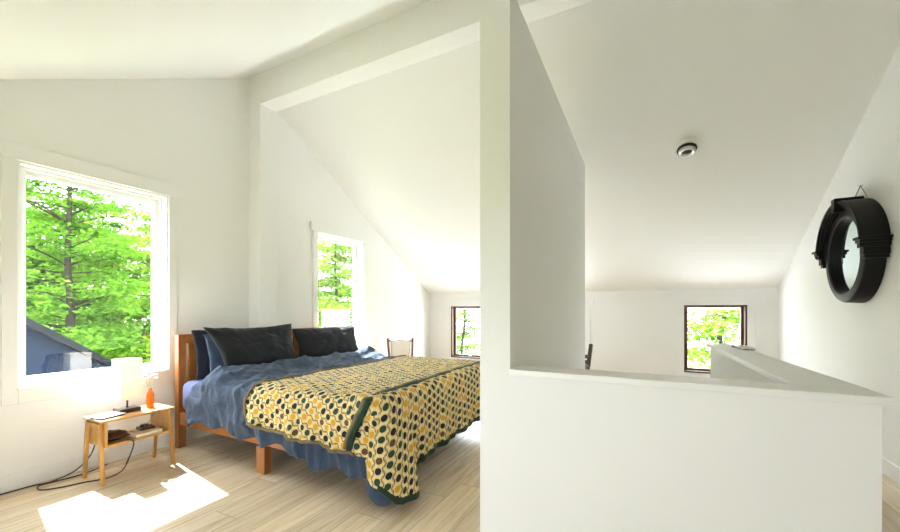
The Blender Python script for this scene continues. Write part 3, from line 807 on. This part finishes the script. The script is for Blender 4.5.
rc = tag(empty('remote_control', (0.6182, 3.3672, HW), math.radians(8)), 'small white and black remote lying on the stair ledge near the back window', 'remote control')
MB().box(-.034, .034, -.12, .12, 0.001, .006).build('underside', M['black'], rc, bevel=.004)
MB().box(-.033, .033, -.119, .05, .006, .020).build('face_panel', M['plasticwhite'], rc, bevel=.003)
MB().box(-.030, .030, .055, .118, .006, .017).build('screen', M['black'], rc, bevel=.001)

# ------------------------------------------------------------------ outdoors
GZ = -3.2
tag(MB().box(-60, 40, -30, 60, GZ-.2, GZ).build('ground', M['grass']), kind='structure')
# unseen pale roof, added to bounce daylight up through the back windows
b = MB().prism([(YB+T, -.05), (YB+T+3.2, -.75), (YB+T+3.2, -.85), (YB+T, -.15)], 'x', XL-2.5, XR+2.5)
for i in range(24):
    xx = XL-2.5 + (XR-XL+5)*i/23; b.prism([(YB+T, -.05), (YB+T+3.2, -.75), (YB+T+3.2, -.72), (YB+T, -.02)], 'x', xx-.012, xx+.012)
tag(b.build('added_bounce_roof', M['bounce_roof']), kind='structure')
# neighbouring house
hs = tag(empty('house', (-11.2, 1.1, GZ)), 'dark navy sided house with sloping roof edge outside the large window', 'house')
D = Matrix.Translation(-hs.location)
ry, rz_, ey, ez = 1.1, 2.05, 4.6, -.60
MB().prism([(ry-3.5, GZ), (ey, GZ), (ey, ez), (ry, rz_), (ry-3.5, ez)], 'x', -12.3, -10).xf(D).build('wall', M['siding'], hs)
m = MB()
for s in (1, -1):
    e2 = ry + s*3.75; zz = rz_ - (rz_-ez)/3.5*3.75
    m.prism([(ry, rz_), (e2, zz), (e2, zz+.14), (ry, rz_+.14)], 'x', -12.5, -9.8)
m.xf(D).build('roof', M['roofing'], hs)

def tree(x, y, hgt, crown, mat, label, cat='tree', group=None, trunk_r=.16, nb=70, per=110, base=.25, seed=0, leaf=.075, gap=None, twigs=0):
    r_ = np.random.default_rng(seed); rd = random.Random(seed)
    root = empty('tree', (x, y, GZ)); tag(root, label, cat, group)
    pts = []; dx = dy = 0.0; n = 9
    for i in range(n):
        pts.append((dx, dy, hgt*i/(n-1))); dx += rd.uniform(-.10, .10); dy += rd.uniform(-.10, .10)
    tr = MB().tube(smooth_path(pts, 4), trunk_r, 10, taper=.03)
    ctr = []
    for k in range(nb):
        t = base + (1-base)*((k+rd.random())/nb); z = hgt*t
        i = min(n-2, int(t*(n-1))); p = Vector(pts[i]).lerp(Vector(pts[i+1]), t*(n-1)-i)
        a = rd.uniform(0, 2*PI)
        if gap is not None and abs((a-gap+PI) % (2*PI) - PI) < .75 and t > .45: a += PI
        L = crown*(1.05-t*.65)*rd.uniform(.4, 1.0)
        e = p + Vector((math.cos(a)*L, math.sin(a)*L, L*rd.uniform(-.12, .30)))
        mid = p.lerp(e, .5) + Vector((0, 0, .08*L))
        tr.tube([p, mid, e], .012+.02*L/crown, 5, taper=.004)
        ctr.append((e, L)); ctr.append((mid.lerp(e, .35), L*.8))
    for k in range(twigs):
        t = rd.uniform(.5, .85); i = min(n-2, int(t*(n-1))); p = Vector(pts[i]); a = rd.uniform(-.7, .7) + (PI/2 if k % 2 else -PI/2)
        L = rd.uniform(1.6, 3.2); d = Vector((math.cos(a)*.4+.5, math.sin(a), 0)).normalized()
        tr.tube(smooth_path([p, p+d*L*.35+Vector((0, 0, .35)), p+d*L*.7+Vector((0, 0, .25)), p+d*L+Vector((0, 0, -.25))], 5), .028, 5, taper=.008)
    tr.build('trunk', M['bark'], root, smooth=True)
    cs = np.array([tuple(c[0]) for c in ctr]); Ls = np.array([c[1] for c in ctr])
    N = per*len(ctr); k = np.repeat(np.arange(len(ctr)), per)
    sp = (.22+.17*Ls[k])[:, None]
    C = cs[k] + r_.normal(0, 1, (N, 3))*sp*np.array([1, 1, .20])
    nz = r_.normal(0, 1, (N, 3))*np.array([.5, .5, .3]) + np.array([0, 0, 1.0]); nz /= np.linalg.norm(nz, axis=1)[:, None]
    a = r_.uniform(0, 2*PI, N); u = np.stack([np.cos(a), np.sin(a), np.zeros(N)], 1); u -= nz*(u*nz).sum(1)[:, None]; u /= np.linalg.norm(u, axis=1)[:, None]
    w = np.cross(nz, u); s = (leaf*r_.uniform(.6, 1.3, N))[:, None]
    Q = np.stack([C-u*s, C-w*s*.5+u*s*.1, C+u*s*1.0, C+w*s*.5+u*s*.1], 1).reshape(-1, 3)
    me = bpy.data.meshes.new('foliage')
    me.vertices.add(N*4); me.vertices.foreach_set('co', Q.astype(np.float32).ravel())
    me.loops.add(N*4); me.loops.foreach_set('vertex_index', np.arange(N*4, dtype=np.int32))
    me.polygons.add(N); me.polygons.foreach_set('loop_start', np.arange(0, N*4, 4, dtype=np.int32))
    me.update(calc_edges=True); me.validate()
    link('foliage', me, mat, root)
    return root
tree(-14.0, 4.55, 9.0, 2.9, M['leafA'], 'tall tree with dark trunk and layered bright leaves centred in the large window', trunk_r=.16, nb=80, per=125, seed=3, base=.22, gap=-.6, twigs=7)
gA = 'woodland trees beyond the large window'
for i, (x, y, h, c, mt_, lb) in enumerate([
    (-15.8, 7.9, 8.2, 3.0, 'leafB', 'yellow-green tree at the right of the view through the large window'),
    (-19.5, 5.0, 8.0, 3.0, 'leafC', None), (-20.0, 10.0, 8.4, 3.2, 'leafA', None), (-24.5, 7.6, 9.6, 3.4, 'leafA', None), (-18.0, 6.6, 7.0, 2.6, 'leafB', None), (-23.0, 12.0, 9.8, 3.4, 'leafA', None), (-29.0, 10.5, 11.0, 3.8, 'leafC', None), (-18.5, 1.2, 8.0, 3.0, 'leafA', None)]):
    tree(x, y, h, c, M[mt_], lb or 'leafy green woodland tree standing farther back beyond the large window', group=None if lb else gA, seed=20+i, nb=65, per=120, leaf=.10, base=.15)
gB = 'trees beyond the narrow white window'
for i, (x, y, h, c, mt_) in enumerate([(-10.0, 10.4, 7.0, 2.4, 'leafB'), (-12.0, 13.6, 8.0, 2.6, 'leafA'), (-15.5, 15.0, 9.0, 3.0, 'leafA'), (-14.5, 19.0, 9.5, 3.0, 'leafB')]):
    tree(x, y, h, c, M[mt_], 'pale sunlit tree filling the view through the narrow white window', group=gB, seed=40+i, nb=60, per=120, base=.12, trunk_r=.10)
gC = 'trees beyond the brown windows in the back wall'
for i, (x, y, h, c, mt_) in enumerate([(-8.4, 17.8, 6.4, 2.5, 'leafB'), (3.4, 17.0, 6.2, 2.5, 'leafB'), (1.75, 12.6, 5.9, 1.9, 'leafB'), (.6, 21.5, 6.6, 2.6, 'leafA'), (-12.2, 23.5, 7.0, 2.8, 'leafA')]):
    tree(x, y, h, c, M[mt_], 'pale green tree outside the low brown-framed windows of the back wall', group=gC, seed=60+i, nb=50, per=90, base=.12, trunk_r=.09)

# ------------------------------------------------------------------ light
w = bpy.data.worlds.new('World'); SC.world = w; w.use_nodes = True
nt = w.node_tree; nt.nodes.clear()
o_ = nt.nodes.new('ShaderNodeOutputWorld'); bg = nt.nodes.new('ShaderNodeBackground')
bg.inputs[0].default_value = (.87, .94, 1.02, 1); bg.inputs[1].default_value = 4.0
nt.links.new(bg.outputs[0], o_.inputs[0])
sd = bpy.data.lights.new('sun', 'SUN'); sd.energy = 7.0; sd.angle = math.radians(.8); sd.color = (.97, 1.0, 1.04)
so = bpy.data.objects.new('sun', sd); COL.objects.link(so)
so.rotation_euler = Vector((1, -.17, -1.45)).to_track_quat('-Z', 'Y').to_euler()
def portal(name, loc, direction, sx, sy_):
    l = bpy.data.lights.new(name, 'AREA'); l.shape = 'RECTANGLE'; l.size = sx; l.size_y = sy_; l.cycles.is_portal = True
    o = bpy.data.objects.new(name, l); COL.objects.link(o); o.location = loc
    o.rotation_euler = Vector(direction).to_track_quat('-Z', 'Y').to_euler()
for k, W_ in enumerate((W1, W2)):
    portal('daylight_portal_left', (XL-T-.01, (W_[0]+W_[1])/2, (W_[2]+W_[3])/2), (1, 0, 0), W_[1]-W_[0], W_[3]-W_[2])
for B_ in (B1, B2, B3): portal('daylight_portal_back', ((B_[0]+B_[1])/2, YB+T+.01, (B_[2]+B_[3])/2), (0, -1, 0), B_[1]-B_[0], B_[3]-B_[2])
for B_ in (N_FILL1, N_FILL2): portal('daylight_portal_near', ((B_[0]+B_[1])/2, YN-T-.01, (B_[2]+B_[3])/2), (0, 1, 0), B_[1]-B_[0], B_[3]-B_[2])

# ------------------------------------------------------------------ camera
cd = bpy.data.cameras.new('camera'); cam = bpy.data.objects.new('camera', cd); COL.objects.link(cam)
cam.location = (0, 0, 1.2); cam.rotation_euler = (PI/2, 0, .475)
cd.sensor_width = 36; cd.lens = 380/900*36; cd.shift_y = (310-266)/900; cd.clip_start = .02; cd.clip_end = 300
SC.camera = cam
SC.view_settings.view_transform = 'Standard'; SC.view_settings.look = 'None'; SC.view_settings.gamma = 1.0
SC.view_settings.exposure = 2.47
SC.cycles.max_bounces = 12; SC.cycles.diffuse_bounces = 8; SC.cycles.transparent_max_bounces = 24
SC.cycles.sample_clamp_indirect = 6.0
SC.cycles.use_denoising = True
